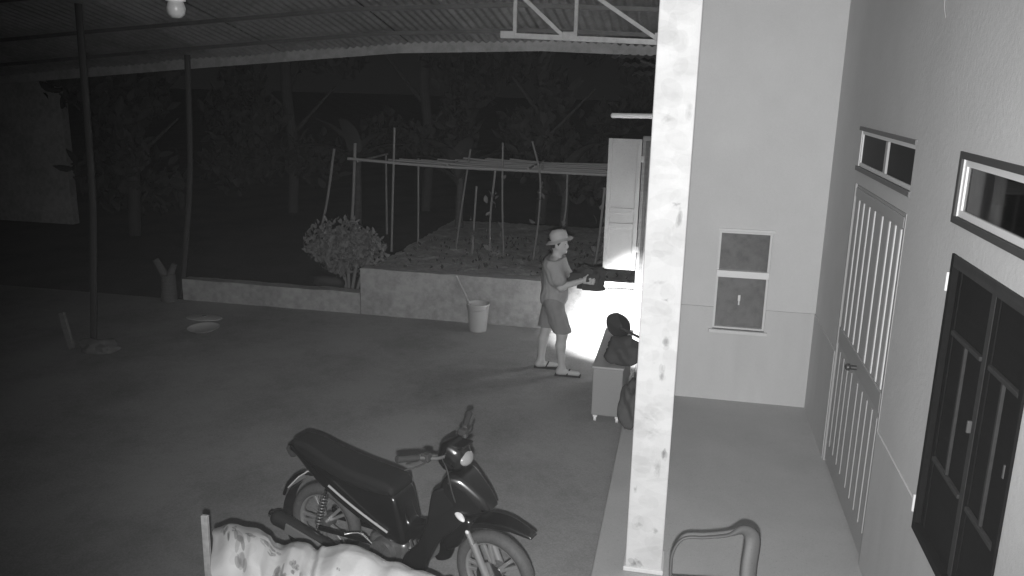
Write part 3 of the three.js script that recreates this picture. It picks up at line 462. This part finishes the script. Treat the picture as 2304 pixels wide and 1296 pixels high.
// ------------------------------------------------------------------ motorbike: x forward, y up, z to its right; origin under the rear axle
{
  const bike = thing('motorbike', 'black step-through motorbike parked in the courtyard', 'motorbike', [-2.29, GY, -4.97], R(-14.4));
  const WB = 1.325, WR = 0.285, HEAD = new THREE.Vector3(1.06, 0.9, 0), AXIS = new THREE.Vector3(-0.44, 0.9, 0).normalize();
  const STEER = new THREE.Matrix4().makeTranslation(HEAD.x, HEAD.y, 0).multiply(new THREE.Matrix4().makeRotationAxis(AXIS, R(-5))).multiply(new THREE.Matrix4().makeTranslation(-HEAD.x, -HEAD.y, 0));
  const st = (g) => g.applyMatrix4(STEER);
  const prof = (pts, w, bev, taper) => {           // side outline, smoothed, given width, rounded edges and a taper in plan
    const c = new THREE.CatmullRomCurve3(pts.map((p) => new THREE.Vector3(p[0], p[1], 0)), true, 'catmullrom', 0.35);
    const s = new THREE.Shape(c.getPoints(pts.length * 6).map((p) => new THREE.Vector2(p.x, p.y)));
    let g = new THREE.ExtrudeGeometry(s, { depth: w - 2 * bev, bevelEnabled: true, bevelSize: bev, bevelOffset: -bev, bevelThickness: bev, bevelSegments: 4, steps: 1 });
    g.translate(0, 0, -w / 2 + bev);
    if (taper) { const p = g.attributes.position; for (let i = 0; i < p.count; i++) p.setZ(i, p.getZ(i) * taper(p.getX(i), p.getY(i))); }
    g.deleteAttribute('uv'); g.deleteAttribute('normal'); g = mergeVertices(g, 1e-5); g.computeVertexNormals();
    return muv(g);
  };
  const wheel = (name, cx, steer) => {
    const w = part(name, bike), t = (g) => { g.translate(cx, WR, 0); return steer ? st(g) : g; };
    const ty = new THREE.TorusGeometry(WR - 0.042, 0.042, 16, 56); ty.scale(1, 1, 1.05); obj('tyre', t(muv(ty)), M.tyre, w);
    const ri = new THREE.TorusGeometry(WR - 0.078, 0.014, 10, 48); ri.scale(1, 1, 1.9);
    const hub = new THREE.CylinderGeometry(0.05, 0.05, 0.11, 24); hub.rotateX(Math.PI / 2);
    obj('rim', t(merge([ri])), M.alloy, w);
    obj('hub', t(merge([hub])), M.engine, w);
    for (let k = 0; k < 5; k++) for (const s of [-1, 1]) {
      const g = rbox(-0.011, 0.011, 0.04, WR - 0.085, -0.012, 0.012, 0.004); g.rotateZ(k * Math.PI * 0.4 + 0.35 + s * 0.13); obj('spoke', t(g), M.alloy, w);
    }
    const di = new THREE.CylinderGeometry(0.1, 0.1, 0.005, 32, 1); di.rotateX(Math.PI / 2); di.translate(0, 0, 0.062); if (steer) obj('brake_disc', t(di), M.chrome, w);
  };
  wheel('rear_wheel', 0, false); wheel('front_wheel', WB, true);
  // bodywork
  obj('seat', prof([[-0.22, 0.85], [-0.19, 0.89], [-0.06, 0.88], [0.12, 0.83], [0.34, 0.79], [0.54, 0.77], [0.63, 0.74], [0.63, 0.68], [0.45, 0.67], [0.2, 0.7], [-0.02, 0.75], [-0.15, 0.8]], 0.26, 0.04, (x) => 0.62 + 0.38 * Math.min(1, Math.max(0, (x + 0.25) / 0.5))), M.seat, bike);
  obj('side_cover', prof([[-0.25, 0.83], [-0.2, 0.78], [-0.06, 0.67], [0.1, 0.58], [0.35, 0.46], [0.6, 0.36], [0.72, 0.36], [0.7, 0.5], [0.64, 0.68], [0.45, 0.69], [0.2, 0.72], [-0.04, 0.77], [-0.17, 0.83]], 0.25, 0.03, (x) => 0.55 + 0.45 * Math.min(1, Math.max(0, (x + 0.25) / 0.45))), M.black, bike);
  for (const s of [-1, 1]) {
    obj('painted_shine_trim', tube([[0.13, 0.645, s * 0.126], [0.26, 0.58, s * 0.131], [0.42, 0.505, s * 0.132], [0.6, 0.43, s * 0.131]], 0.0085, 20, 6), mat(0.6, 0.3, { metalness: 0.3 }), bike);  // pale matte colour paints in the bright shine along the trim
  }
  obj('tail_lamp', prof([[-0.26, 0.82], [-0.28, 0.79], [-0.24, 0.74], [-0.19, 0.76], [-0.2, 0.81]], 0.13, 0.01), phys(0.06, 0.2, { clearcoat: 1 }), bike);
  const rf = obj('rear_fender', tube([[-0.02, 0.62, 0], [-0.2, 0.6, 0], [-0.32, 0.5, 0], [-0.37, 0.4, 0]], 0.012, 12, 6), M.black, bike);
  obj('mudguard', (() => { const g = new THREE.CylinderGeometry(WR + 0.045, WR + 0.045, 0.13, 24, 1, true, -2.3, 1.7); g.rotateX(Math.PI / 2); g.translate(0, WR, 0); return muv(g); })(), new THREE.MeshStandardMaterial({ color: G(0.02), roughness: 0.5, side: THREE.DoubleSide }), bike);
  { const g = rbox(-0.004, 0.004, -0.075, 0.075, -0.095, 0.095, 0.003); g.rotateZ(-0.75); g.translate(-0.2, 0.575, 0); obj('number_plate', g, M.plate, bike); }
  // step-through frame, leg shield, nose
  obj('centre_frame', prof([[0.6, 0.62], [0.66, 0.45], [0.72, 0.33], [0.85, 0.36], [0.96, 0.56], [1.06, 0.84], [1.0, 0.88], [0.92, 0.7], [0.82, 0.51], [0.72, 0.5], [0.66, 0.64]], 0.13, 0.03), M.black, bike);
  for (const s of [-1, 1]) {
    const g = prof([[0.96, 0.82], [1.07, 0.86], [1.17, 0.76], [1.14, 0.62], [1.02, 0.5], [0.95, 0.34], [0.9, 0.17], [0.8, 0.13], [0.74, 0.24], [0.78, 0.36], [0.87, 0.46], [0.93, 0.62]], 0.045, 0.015);
    const p = g.attributes.position; for (let i = 0; i < p.count; i++) { const y = p.getY(i), x = p.getX(i); p.setZ(i, p.getZ(i) + s * (0.165 - 0.09 * Math.max(0, (x - 0.95) / 0.25) + 0.02 * Math.sin(y * 5))); } g.computeVertexNormals();
    obj('leg_shield', g, M.black, bike);
    const rl = new THREE.SphereGeometry(0.014, 12, 8); rl.scale(1, 1, 0.6); rl.translate(1.19, 0.585, s * 0.115); obj('reflector', st(rl), M.lens, bike);
    // indicator in the nose
    const il = new THREE.SphereGeometry(1, 18, 12); il.scale(0.055, 0.017, 0.022); il.rotateZ(-0.25); il.rotateY(s * -0.5); il.translate(1.135, 0.685, s * 0.125); obj('indicator', il, M.lens, bike);
  }
  obj('nose', prof([[0.97, 0.8], [1.03, 0.93], [1.13, 0.92], [1.25, 0.82], [1.31, 0.73], [1.24, 0.69], [1.12, 0.66], [1.02, 0.62], [0.98, 0.7]], 0.3, 0.05, (x) => 1 - 0.55 * Math.max(0, (x - 1.0) / 0.31)), M.black, bike);
  { const g = prof([[1.03, 0.62], [1.16, 0.66], [1.2, 0.62], [1.12, 0.46], [1.02, 0.4], [0.97, 0.5]], 0.2, 0.03); obj('lower_nose', g, M.black, bike); }
  // steered front end
  obj('front_fender', st((() => { const g = prof([[WB - 0.26, 0.54], [WB - 0.2, 0.6], [WB - 0.05, 0.66], [WB + 0.1, 0.675], [WB + 0.26, 0.64], [WB + 0.27, 0.62], [WB + 0.14, 0.635], [WB, 0.625], [WB - 0.14, 0.58], [WB - 0.22, 0.52]], 0.15, 0.012, (x) => 1 - 0.55 * Math.max(0, (x - WB) / 0.3)); return g; })()), M.black, bike);
  for (const s of [-1, 1]) {
    obj('fork_leg', st(merge([bar([1.07, 0.78, s * 0.085], [WB - 0.1, 0.46, s * 0.085], 0.017, 0.017, 12), bar([WB - 0.11, 0.5, s * 0.085], [WB + 0.005, 0.25, s * 0.085], 0.026, 0.023, 12)])), M.alloy, bike);
    obj('handlebar', st(tube([[1.02, 1.03, 0], [1.0, 1.05, s * 0.14], [0.955, 1.075, s * 0.22], [0.915, 1.098, s * 0.3]], 0.012, 16, 8)), M.engine, bike);
    obj('grip', st(bar([0.935, 1.085, s * 0.25], [0.88, 1.12, s * 0.39], 0.019, 0.022, 12)), M.rubber, bike);
    obj('brake_lever', st(tube([[0.98, 1.06, s * 0.22], [0.965, 1.055, s * 0.29], [0.92, 1.05, s * 0.37]], 0.006, 12, 6)), M.rubber, bike);
    obj('switch_block', st(rbox(0.93, 0.985, 1.045, 1.1, s * 0.2 - 0.025, s * 0.2 + 0.025, 0.01)), M.rubber, bike);
  }
  obj('handlebar_cowl', st(prof([[0.93, 1.03], [0.96, 1.1], [1.03, 1.13], [1.1, 1.09], [1.13, 1.02], [1.1, 0.95], [1.0, 0.93], [0.94, 0.97]], 0.2, 0.06, (x) => 1 - 0.2 * Math.abs(x - 1.02) / 0.1)), M.black, bike);
  { const g = new THREE.SphereGeometry(1, 24, 16); g.scale(0.03, 0.046, 0.066); g.rotateZ(0.3); g.translate(1.115, 1.02, 0); obj('headlight', st(g), phys(0.28, 0.15, { clearcoat: 1 }), bike); }
  obj('visor', st(rbox(1.0, 1.13, 1.105, 1.12, -0.06, 0.06, 0.006)), M.black, bike);
  // engine, exhaust, stands
  obj('engine', [rbox(0.42, 0.72, 0.17, 0.36, -0.1, 0.1, 0.04, 4), (() => { const g = new THREE.CylinderGeometry(0.085, 0.095, 0.05, 28); g.rotateX(Math.PI / 2); g.translate(0.55, 0.27, 0.12); return g; })(), bar([0.68, 0.27, 0], [0.88, 0.34, 0], 0.065, 0.06, 16)], M.engine, bike);
  for (let k = 0; k < 4; k++) { const g = rbox(-0.004, 0.004, -0.085, 0.085, -0.085, 0.085, 0.003); g.rotateZ(0.33); g.translate(0.73 + k * 0.035, 0.29 + k * 0.012, 0); obj('cooling_fin', g, M.engine, bike); }
  obj('swing_arm', [beam([0.45, 0.3, 0.09], [0, WR, 0.09], 0.03, 0.022), beam([0.45, 0.3, -0.09], [0, WR, -0.09], 0.03, 0.022)], M.black, bike);
  obj('chain_case', rbox(-0.04, 0.45, 0.25, 0.34, -0.13, -0.1, 0.02), M.black, bike);
  for (const s of [-1, 1]) {
    const k = part('shock_absorber', bike); obj('damper', bar([0.02, 0.3, s * 0.12], [0.1, 0.6, s * 0.115], 0.012, 0.012, 10), M.chrome, k);
    const pts = []; for (let i = 0; i <= 72; i++) { const t = i / 72, a = t * Math.PI * 2 * 9; pts.push([0.03 + 0.06 * t + 0.024 * Math.cos(a), 0.34 + 0.22 * t, s * 0.118 + 0.024 * Math.sin(a)]); } obj('spring', tube(pts, 0.005, 144, 5), M.engine, k);
    obj('foot_peg', bar([0.56, 0.25, s * 0.12], [0.57, 0.25, s * 0.27], 0.016, 0.016, 10), M.rubber, bike);
  }
  const ex = part('exhaust', bike);
  obj('pipe', tube([[0.84, 0.29, 0.05], [0.85, 0.17, 0.1], [0.7, 0.13, 0.14], [0.4, 0.16, 0.15], [0.2, 0.2, 0.155]], 0.016, 30, 10), M.chrome, ex);
  obj('muffler', [bar([0.24, 0.19, 0.155], [-0.28, 0.32, 0.17], 0.038, 0.055, 22), (() => { const g = new THREE.SphereGeometry(0.055, 20, 12); g.translate(-0.28, 0.32, 0.17); return g; })()], mat(0.05, 0.45, { metalness: 0.5 }), ex);
  obj('heat_shield', (() => { const g = rbox(-0.17, 0.17, -0.035, 0.035, -0.006, 0.006, 0.005); g.rotateZ(-0.245); g.translate(-0.01, 0.258, 0.222); return g; })(), M.alloy, ex);
  { const g = new THREE.CylinderGeometry(0.022, 0.022, 0.03, 16); g.rotateZ(Math.PI / 2 - 0.245); g.translate(-0.335, 0.334, 0.172); obj('outlet', g, M.chrome, ex); }
  obj('side_stand', bar([0.55, 0.2, -0.11], [0.5, 0.005, -0.27], 0.012, 0.012, 8), M.steel, bike);
  obj('kick_starter', tube([[0.5, 0.3, 0.13], [0.42, 0.38, 0.16], [0.38, 0.4, 0.2], [0.34, 0.4, 0.24]], 0.011, 14, 8), M.chrome, bike);
  obj('cable', st(tube([[1.0, 1.03, 0.1], [1.08, 1.0, 0.16], [1.1, 0.85, 0.14], [1.12, 0.7, 0.1]], 0.005, 20, 6)), M.rubber, bike);
}

// ------------------------------------------------------------------ person standing at the corner of the low wall
{
  const who = thing('person', 'person in pale hat, grey shirt and knee-length shorts holding a dark bundle', 'person', [-1.39, GY, -9.3], 0); who.scale.setScalar(1.04);
  const V3 = (a) => new THREE.Vector3(...a);
  // a bone: [from, to, radius from, radius to]; blended by a smooth minimum
  const sdf = (bones, k) => (x, y, z) => {
    let e = 0;
    for (const b of bones) {
      const ax = x - b.a[0], ay = y - b.a[1], az = (z - b.a[2]), t = Math.min(1, Math.max(0, (ax * b.d[0] + ay * b.d[1] + az * b.d[2]) / b.l2));
      const dx = ax - b.d[0] * t, dy = ay - b.d[1] * t, dz = (az - b.d[2] * t) * b.sz;
      e += Math.exp(-(Math.sqrt(dx * dx + dy * dy + dz * dz) - (b.r0 + (b.r1 - b.r0) * t)) / k);
    }
    return e > 0 ? -k * Math.log(e) : 9;
  };
  const bone = (a, b, r0, r1 = r0, sz = 1) => { const d = [b[0] - a[0], b[1] - a[1], b[2] - a[2]]; return { a, d, l2: d[0] ** 2 + d[1] ** 2 + d[2] ** 2 + 1e-9, r0, r1, sz }; };
  const mesh = (f, cx, cy, cz, half, n) => {
    const mc = new MarchingCubes(n, new THREE.MeshStandardMaterial(), false, false, 90000); mc.isolation = 0;
    for (let k = 0, i = 0; k < n; k++) for (let j = 0; j < n; j++) for (let q = 0; q < n; q++, i++) mc.field[i] = -f(cx + (q - n / 2) / (n / 2) * half, cy + (j - n / 2) / (n / 2) * half, cz + (k - n / 2) / (n / 2) * half);
    mc.update();
    const p = new Float32Array(mc.count * 3); for (let i = 0; i < mc.count; i++) { p[i * 3] = cx + mc.positionArray[i * 3] * half; p[i * 3 + 1] = cy + mc.positionArray[i * 3 + 1] * half; p[i * 3 + 2] = cz + mc.positionArray[i * 3 + 2] * half; }
    let g = new THREE.BufferGeometry(); g.setAttribute('position', new THREE.BufferAttribute(p, 3)); g = mergeVertices(g, 1e-4); g.computeVertexNormals();
    return muv(g);
  };
  const S = [-1, 1];
  const legs = [[[0.0, 0.84, 0.09], [0.12, 0.47, 0.11], [0.13, 0.09, 0.1], [0.31, 0.035, 0.11]], [[-0.01, 0.84, -0.09], [-0.09, 0.47, -0.1], [-0.14, 0.09, -0.1], [0.03, 0.035, -0.13]]];
  const arms = [[[0.0, 1.27, 0.165], [0.1, 1.03, 0.2], [0.32, 1.1, 0.12]], [[0.0, 1.27, -0.165], [0.1, 1.05, -0.2], [0.33, 1.13, -0.12]]];
  const torso = [bone([0, 0.86, -0.05], [0, 0.86, 0.05], 0.115), bone([0, 0.9, 0], [0, 1.03, 0], 0.115, 0.11, 0.8), bone([0, 1.03, 0], [-0.005, 1.2, 0], 0.11, 0.115, 0.72), bone([-0.005, 1.26, -0.12], [-0.005, 1.26, 0.12], 0.07)];
  const limb = [];
  for (const l of legs) limb.push(bone(l[0], l[1], 0.088, 0.058), bone(l[1], [(l[1][0] * 2 + l[2][0]) / 3 - 0.015, (l[1][1] * 2 + l[2][1]) / 3, l[1][2]], 0.056, 0.054), bone([(l[1][0] * 2 + l[2][0]) / 3 - 0.015, (l[1][1] * 2 + l[2][1]) / 3, l[1][2]], l[2], 0.054, 0.034), bone([l[2][0] - 0.03, 0.04, l[2][2]], l[3], 0.036, 0.026), bone(l[2], [l[2][0] - 0.02, 0.05, l[2][2]], 0.036));
  for (const a of arms) limb.push(bone(a[0], a[1], 0.052, 0.042), bone(a[1], a[2], 0.042, 0.027));
  const head = [bone([0.005, 1.28, 0], [0.025, 1.4, 0], 0.052), bone([0.03, 1.45, 0], [0.035, 1.5, 0], 0.078, 0.08, 1.12), bone([0.06, 1.4, 0], [0.095, 1.385, 0], 0.042, 0.026), bone([0.108, 1.47, 0], [0.126, 1.44, 0], 0.01, 0.014), bone([0.1, 1.405, -0.014], [0.1, 1.405, 0.014], 0.012), bone([0.09, 1.49, -0.03], [0.09, 1.49, 0.03], 0.018), ...S.map((s) => bone([0.02, 1.43, s * 0.076], [0.015, 1.465, s * 0.08], 0.012))];
  const skin = mat(0.42, 0.7), shirt = mat(0.34, 0.95, { map: T.cloth, bumpMap: T.concreteBump, bumpScale: 0.003 }), shorts = mat(0.25, 0.95, { map: T.cloth });
  const all = sdf([...torso, ...limb, ...head], 0.011);
  const bodyF = mesh((x, y, z) => (Math.abs(x) > 0.5 || Math.abs(z) > 0.36 ? 1 : all(x, y, z)), 0.05, 0.8, 0, 0.83, 150);
  // hands: palm, four fingers bent round the bundle, thumb from the side of the palm
  const hands = S.map((s, i) => {
    const w = arms[i === 0 ? 1 : 0][2], hz = w[2], b = [bone([w[0] - 0.02, w[1], hz], [w[0] + 0.02, w[1] - 0.002, hz], 0.026, 0.024), bone([w[0] + 0.02, w[1] + 0.02, hz], [w[0] + 0.08, w[1] + 0.022, hz], 0.016, 0.018), bone([w[0] + 0.02, w[1] - 0.018, hz], [w[0] + 0.08, w[1] - 0.02, hz], 0.016, 0.017)];
    for (let k = 0; k < 4; k++) { const y = w[1] + 0.03 - k * 0.02, L = [0.038, 0.043, 0.04, 0.032][k]; const p1 = [w[0] + 0.085, y, hz], p2 = [w[0] + 0.085 + L * 0.9, y, hz - s * L * 0.35], p3 = [p2[0] + L * 0.35, y - 0.002, p2[2] - s * L * 0.7], p4 = [p3[0] - L * 0.1, y - 0.003, p3[2] - s * L * 0.5]; b.push(bone(p1, p2, 0.0095, 0.009), bone(p2, p3, 0.009, 0.0085), bone(p3, p4, 0.0085, 0.0075)); }
    b.push(bone([w[0] + 0.02, w[1] + 0.03, hz - s * 0.005], [w[0] + 0.055, w[1] + 0.055, hz - s * 0.025], 0.012, 0.011), bone([w[0] + 0.055, w[1] + 0.055, hz - s * 0.025], [w[0] + 0.085, w[1] + 0.058, hz - s * 0.045], 0.011, 0.009));
    const f = sdf(b, 0.0045);
    return mesh(f, w[0] + 0.06, w[1], hz - s * 0.02, 0.12, 80);
  });
  obj('body', [bodyF, ...hands], skin, who);
  const noise = (x, y, z) => 0.014 * PN.noise(x * 9, y * 6, z * 9) + 0.014 * Math.abs(PN.noise(x * 14 + 3, y * 7, z * 14));
  const sh = sdf([...torso, ...arms.map((a) => bone(a[0], [(a[0][0] + a[1][0] * 2) / 3, (a[0][1] + a[1][1] * 2) / 3, (a[0][2] + a[1][2] * 2) / 3], 0.06, 0.064)), bone([0.005, 1.28, 0], [0.01, 1.31, 0], 0.055)], 0.02);
  obj('shirt', mesh((x, y, z) => Math.max(sh(x, y, z) - 0.018 - noise(x, y, z), 0.8 - y + 0.02 * x, y - 1.315), 0.0, 1.05, 0, 0.36, 100), shirt, who);
  const so = sdf([torso[0], torso[1], ...legs.map((l) => bone(l[0], [l[1][0], l[1][1] + 0.03, l[1][2]], 0.1, 0.086))], 0.012);
  obj('shorts', mesh((x, y, z) => Math.max(so(x, y, z) - 0.008 - noise(x, y, z), 0.5 - y, y - 0.97), 0.0, 0.72, 0, 0.36, 100), shorts, who);
  obj('hair', mesh((x, y, z) => { const d = Math.hypot(x - 0.015, (y - 1.485), z * 1.1) - 0.094; return Math.max(d, 1.42 - y + Math.max(0, x - 0.02) * 1.6); }, 0.02, 1.48, 0, 0.13, 48), mat(0.03, 0.9), who);
  { const h = new THREE.LatheGeometry([[0.0, 0.1], [0.06, 0.092], [0.094, 0.06], [0.1, 0.0], [0.125, -0.01], [0.155, -0.03], [0.155, -0.034], [0.124, -0.016], [0.094, -0.006]].map((p) => new THREE.Vector2(...p)), 40), p = h.attributes.position; for (let i = 0; i < p.count; i++) p.setY(i, p.getY(i) + 0.015 * PN.noise(p.getX(i) * 8, 2, p.getZ(i) * 8)); h.rotateZ(0.28); h.translate(0.03, 1.525, 0); h.computeVertexNormals(); obj('hat', muv(h), new THREE.MeshStandardMaterial({ color: G(0.5), roughness: 0.9, map: T.cloth, side: THREE.DoubleSide }), who); }
  for (const s of S) { const e = new THREE.SphereGeometry(0.009, 12, 8); e.translate(0.104, 1.467, s * 0.03); obj('eye', e, mat(0.05, 0.2), who); }
  for (const l of legs) obj('sandal', [rbox(l[2][0] - 0.075, l[3][0] + 0.035, 0.0, 0.016, l[2][2] - 0.045, l[2][2] + 0.045, 0.007), tube([[l[2][0] + 0.06, 0.014, l[2][2] - 0.042], [l[2][0] + 0.09, 0.075, l[2][2]], [l[2][0] + 0.06, 0.014, l[2][2] + 0.042]], 0.008, 14, 6)], M.rubber, who);
  const bd = tag(obj('bundle', lump(0.15, 1.15, 0.95, 0.9, 3.5, 0.7, 9), mat(0.06, 0.9, { map: T.cloth })), 'dark crumpled bundle held in front by the person', 'bundle');
  bd.position.set(-0.98, 1.03, -9.3);
}

// ------------------------------------------------------------------ chair on the verandah, bottom edge of the view
{
  const ch = thing('chair', 'grey plastic chair with a bowed back at the foot of the pillar', 'chair', [0.27, 0, -4.18], R(4));
  const m = mat(0.3, 0.5, { map: T.floor }), dk = mat(0.09, 0.55, { map: T.floor });
  // bowed back: a flat band swept along an arch, broad in depth
  const pts = [[-0.2, 0.42, 0.1], [-0.205, 0.6, 0.04], [-0.2, 0.76, 0.0], [-0.15, 0.835, -0.02], [-0.03, 0.85, -0.03], [0.09, 0.865, -0.05], [0.17, 0.885, -0.08], [0.215, 0.85, -0.08], [0.205, 0.7, -0.02], [0.195, 0.55, 0.05], [0.19, 0.42, 0.1]].map((p) => new THREE.Vector3(...p));
  const c = new THREE.CatmullRomCurve3(pts), n = 70, ring = 8, pos = [], idx = [], cen = new THREE.Vector3(0, 0.6, 0);
  for (let i = 0; i <= n; i++) {
    const t = i / n, p = c.getPoint(t), tan = c.getTangent(t), dep = new THREE.Vector3(0, 0.25, 1).normalize(), out = new THREE.Vector3().crossVectors(tan, dep).normalize(), d2 = new THREE.Vector3().crossVectors(out, tan).normalize();
    const w = t < 0.5 ? 0.011 + 0.03 * Math.max(0, t - 0.2) : 0.018, th = t < 0.5 ? 0.009 : 0.009 + 0.036 * Math.min(1, (t - 0.5) / 0.2);
    for (let k = 0; k < ring; k++) { const a = (k / ring) * Math.PI * 2, q = p.clone().addScaledVector(out, th * Math.cos(a)).addScaledVector(d2, w * Math.sin(a)); pos.push(q.x, q.y, q.z); }
  }
  for (let i = 0; i < n; i++) for (let k = 0; k < ring; k++) { const a = i * ring + k, b = i * ring + (k + 1) % ring; idx.push(a, b, a + ring, b, b + ring, a + ring); }
  const g = new THREE.BufferGeometry(); g.setAttribute('position', new THREE.Float32BufferAttribute(pos, 3)); g.setIndex(idx); g.computeVertexNormals();
  obj('back_bow', muv(g), dk, ch);
  obj('seat', (() => { const s = new RoundedBoxGeometry(0.42, 0.03, 0.42, 4, 0.014), p = s.attributes.position; for (let i = 0; i < p.count; i++) { const x = p.getX(i), z = p.getZ(i); p.setY(i, p.getY(i) + 0.3 * x * x); } s.computeVertexNormals(); s.translate(0, 0.43, 0.3); return muv(s); })(), m, ch);
  for (const [x, z, tx, tz] of [[-0.19, 0.12, -0.22, 0.02], [0.19, 0.12, 0.22, 0.02], [-0.19, 0.47, -0.22, 0.52], [0.19, 0.47, 0.22, 0.52]]) obj('leg', bar([tx, 0, tz], [x, 0.44, z], 0.015, 0.02, 10), m, ch);
  obj('cross_bar', bar([-0.2, 0.62, 0.04], [0.19, 0.63, 0.03], 0.009, 0.009, 8), m, ch);
  const bead = new THREE.SphereGeometry(0.02, 14, 10); bead.scale(1.3, 0.6, 1); bead.translate(-0.17, 0.6, 0.12); obj('glint_bead', bead, M.chrome, ch);  // added chrome bead standing in for a bright glint on the chair
}
// ------------------------------------------------------------------ pale printed sheeting over a pile, and the stake at its corner
{
  const c = document.createElement('canvas'); c.width = 1024; c.height = 512; const x = c.getContext('2d');
  x.fillStyle = '#e4e4e4'; x.fillRect(0, 0, 1024, 512);
  for (let i = 0; i < 200; i++) { x.fillStyle = `rgba(${rnd() < 0.5 ? '240,240,240' : '170,170,170'},${rr(0.04, 0.12)})`; x.beginPath(); x.ellipse(rr(0, 1024), rr(0, 512), rr(20, 110), rr(8, 40), rr(-0.5, 0.5), 0, 7); x.fill(); }
  const blot = (u, v, w, h) => { for (let k = 0; k < 12; k++) { x.fillStyle = `rgba(120,120,120,${rr(0.25, 0.5)})`; x.beginPath(); x.ellipse(u + rr(-w, w) * 0.5, v + rr(-h, h) * 0.5, w * rr(0.1, 0.3), h * rr(0.1, 0.3), rr(-0.4, 0.4), 0, 7); x.fill(); } };
  for (const a of [[60, 235, 24, 70], [95, 225, 16, 40], [130, 300, 60, 100], [165, 240, 40, 20], [245, 250, 60, 22], [300, 330, 46, 90], [360, 300, 30, 40], [395, 345, 26, 60], [480, 360, 26, 40], [530, 360, 30, 50], [545, 300, 14, 8]]) blot(...a);
  const t = new THREE.CanvasTexture(c); t.colorSpace = THREE.SRGBColorSpace; t.magFilter = THREE.LinearFilter;
  const sk = thing('covered_pile', 'pile under pale printed plastic sheeting in front of the motorbike', 'pile', [-1.82, GY, -3.68]);
  const nx = 120, nz = 60, g = new THREE.PlaneGeometry(1, 1, nx, nz), p = g.attributes.position, uv = g.attributes.uv;
  const ridge = [[-0.7, 0.81], [-0.6, 0.83], [-0.5, 0.825], [-0.42, 0.84], [-0.36, 0.82], [-0.32, 0.775], [-0.28, 0.755], [-0.2, 0.775], [-0.12, 0.77], [-0.07, 0.735], [-0.02, 0.785], [0.1, 0.8], [0.27, 0.79], [0.4, 0.76], [0.52, 0.71], [0.62, 0.7], [0.72, 0.68], [0.85, 0.5]];
  const top = (u) => { for (let i = 1; i < ridge.length; i++) if (u <= ridge[i][0]) { const a = ridge[i - 1], b = ridge[i], s = (u - a[0]) / (b[0] - a[0]), k = s * s * (3 - 2 * s); return a[1] + (b[1] - a[1]) * k; } return 0.5; };
  for (let i = 0; i < p.count; i++) {
    const u = -0.7 + 1.55 * (p.getX(i) + 0.5), s = p.getY(i) + 0.5;      // s: 0 near the camera .. 1 far
    const ang = (s - 0.5) * Math.PI * 1.02, h = top(u) * 1.05, prof = Math.pow(Math.max(0, Math.cos(ang)), 0.32);
    const f = 0.02 * PN.noise(u * 6, s * 5, 1) + 0.03 * Math.abs(Math.sin(u * 9 + 1.2 * PN.noise(u * 3, 1, s))) + 0.012 * (1 - Math.abs(PN.noise(u * 11, s * 3, 7)));
    const zl = -0.34 * Math.sin(ang);
    p.setXYZ(i, u + 0.55 * (zl + 0.3) * (1 - (u + 0.7) / 1.55) + 0.015 * PN.noise(u * 4, s * 6, 2), Math.max(0.004, h * prof + f * (prof > 0.2 ? 1 : 0)), -0.34 * Math.sin(ang) + 0.03 * PN.noise(u * 5, s * 9, 4));
    uv.setXY(i, (u + 0.7) / 1.55, s);
  }
  g.computeVertexNormals();
  obj('sheeting', g, new THREE.MeshStandardMaterial({ color: G(0.8), roughness: 0.6, map: t, bumpMap: T.plasterBump, bumpScale: 0.002, side: THREE.DoubleSide }), sk);
  obj('filling', lump(0.4, 1.5, 0.9, 0.55, 2, 0.2, 4, 4).translate(0, 0.28, 0), M.soil, sk);
  tag(obj('stake', rbox(-0.02, 0.02, 0, 0.87, -0.012, 0.012, 0.004), mat(0.6, 0.9, { map: T.wood })), 'upright pale wooden stake at the left corner of the sheeted pile', 'stake').position.set(-2.535, GY, -3.9);
}

renderer.render(scene, camera);
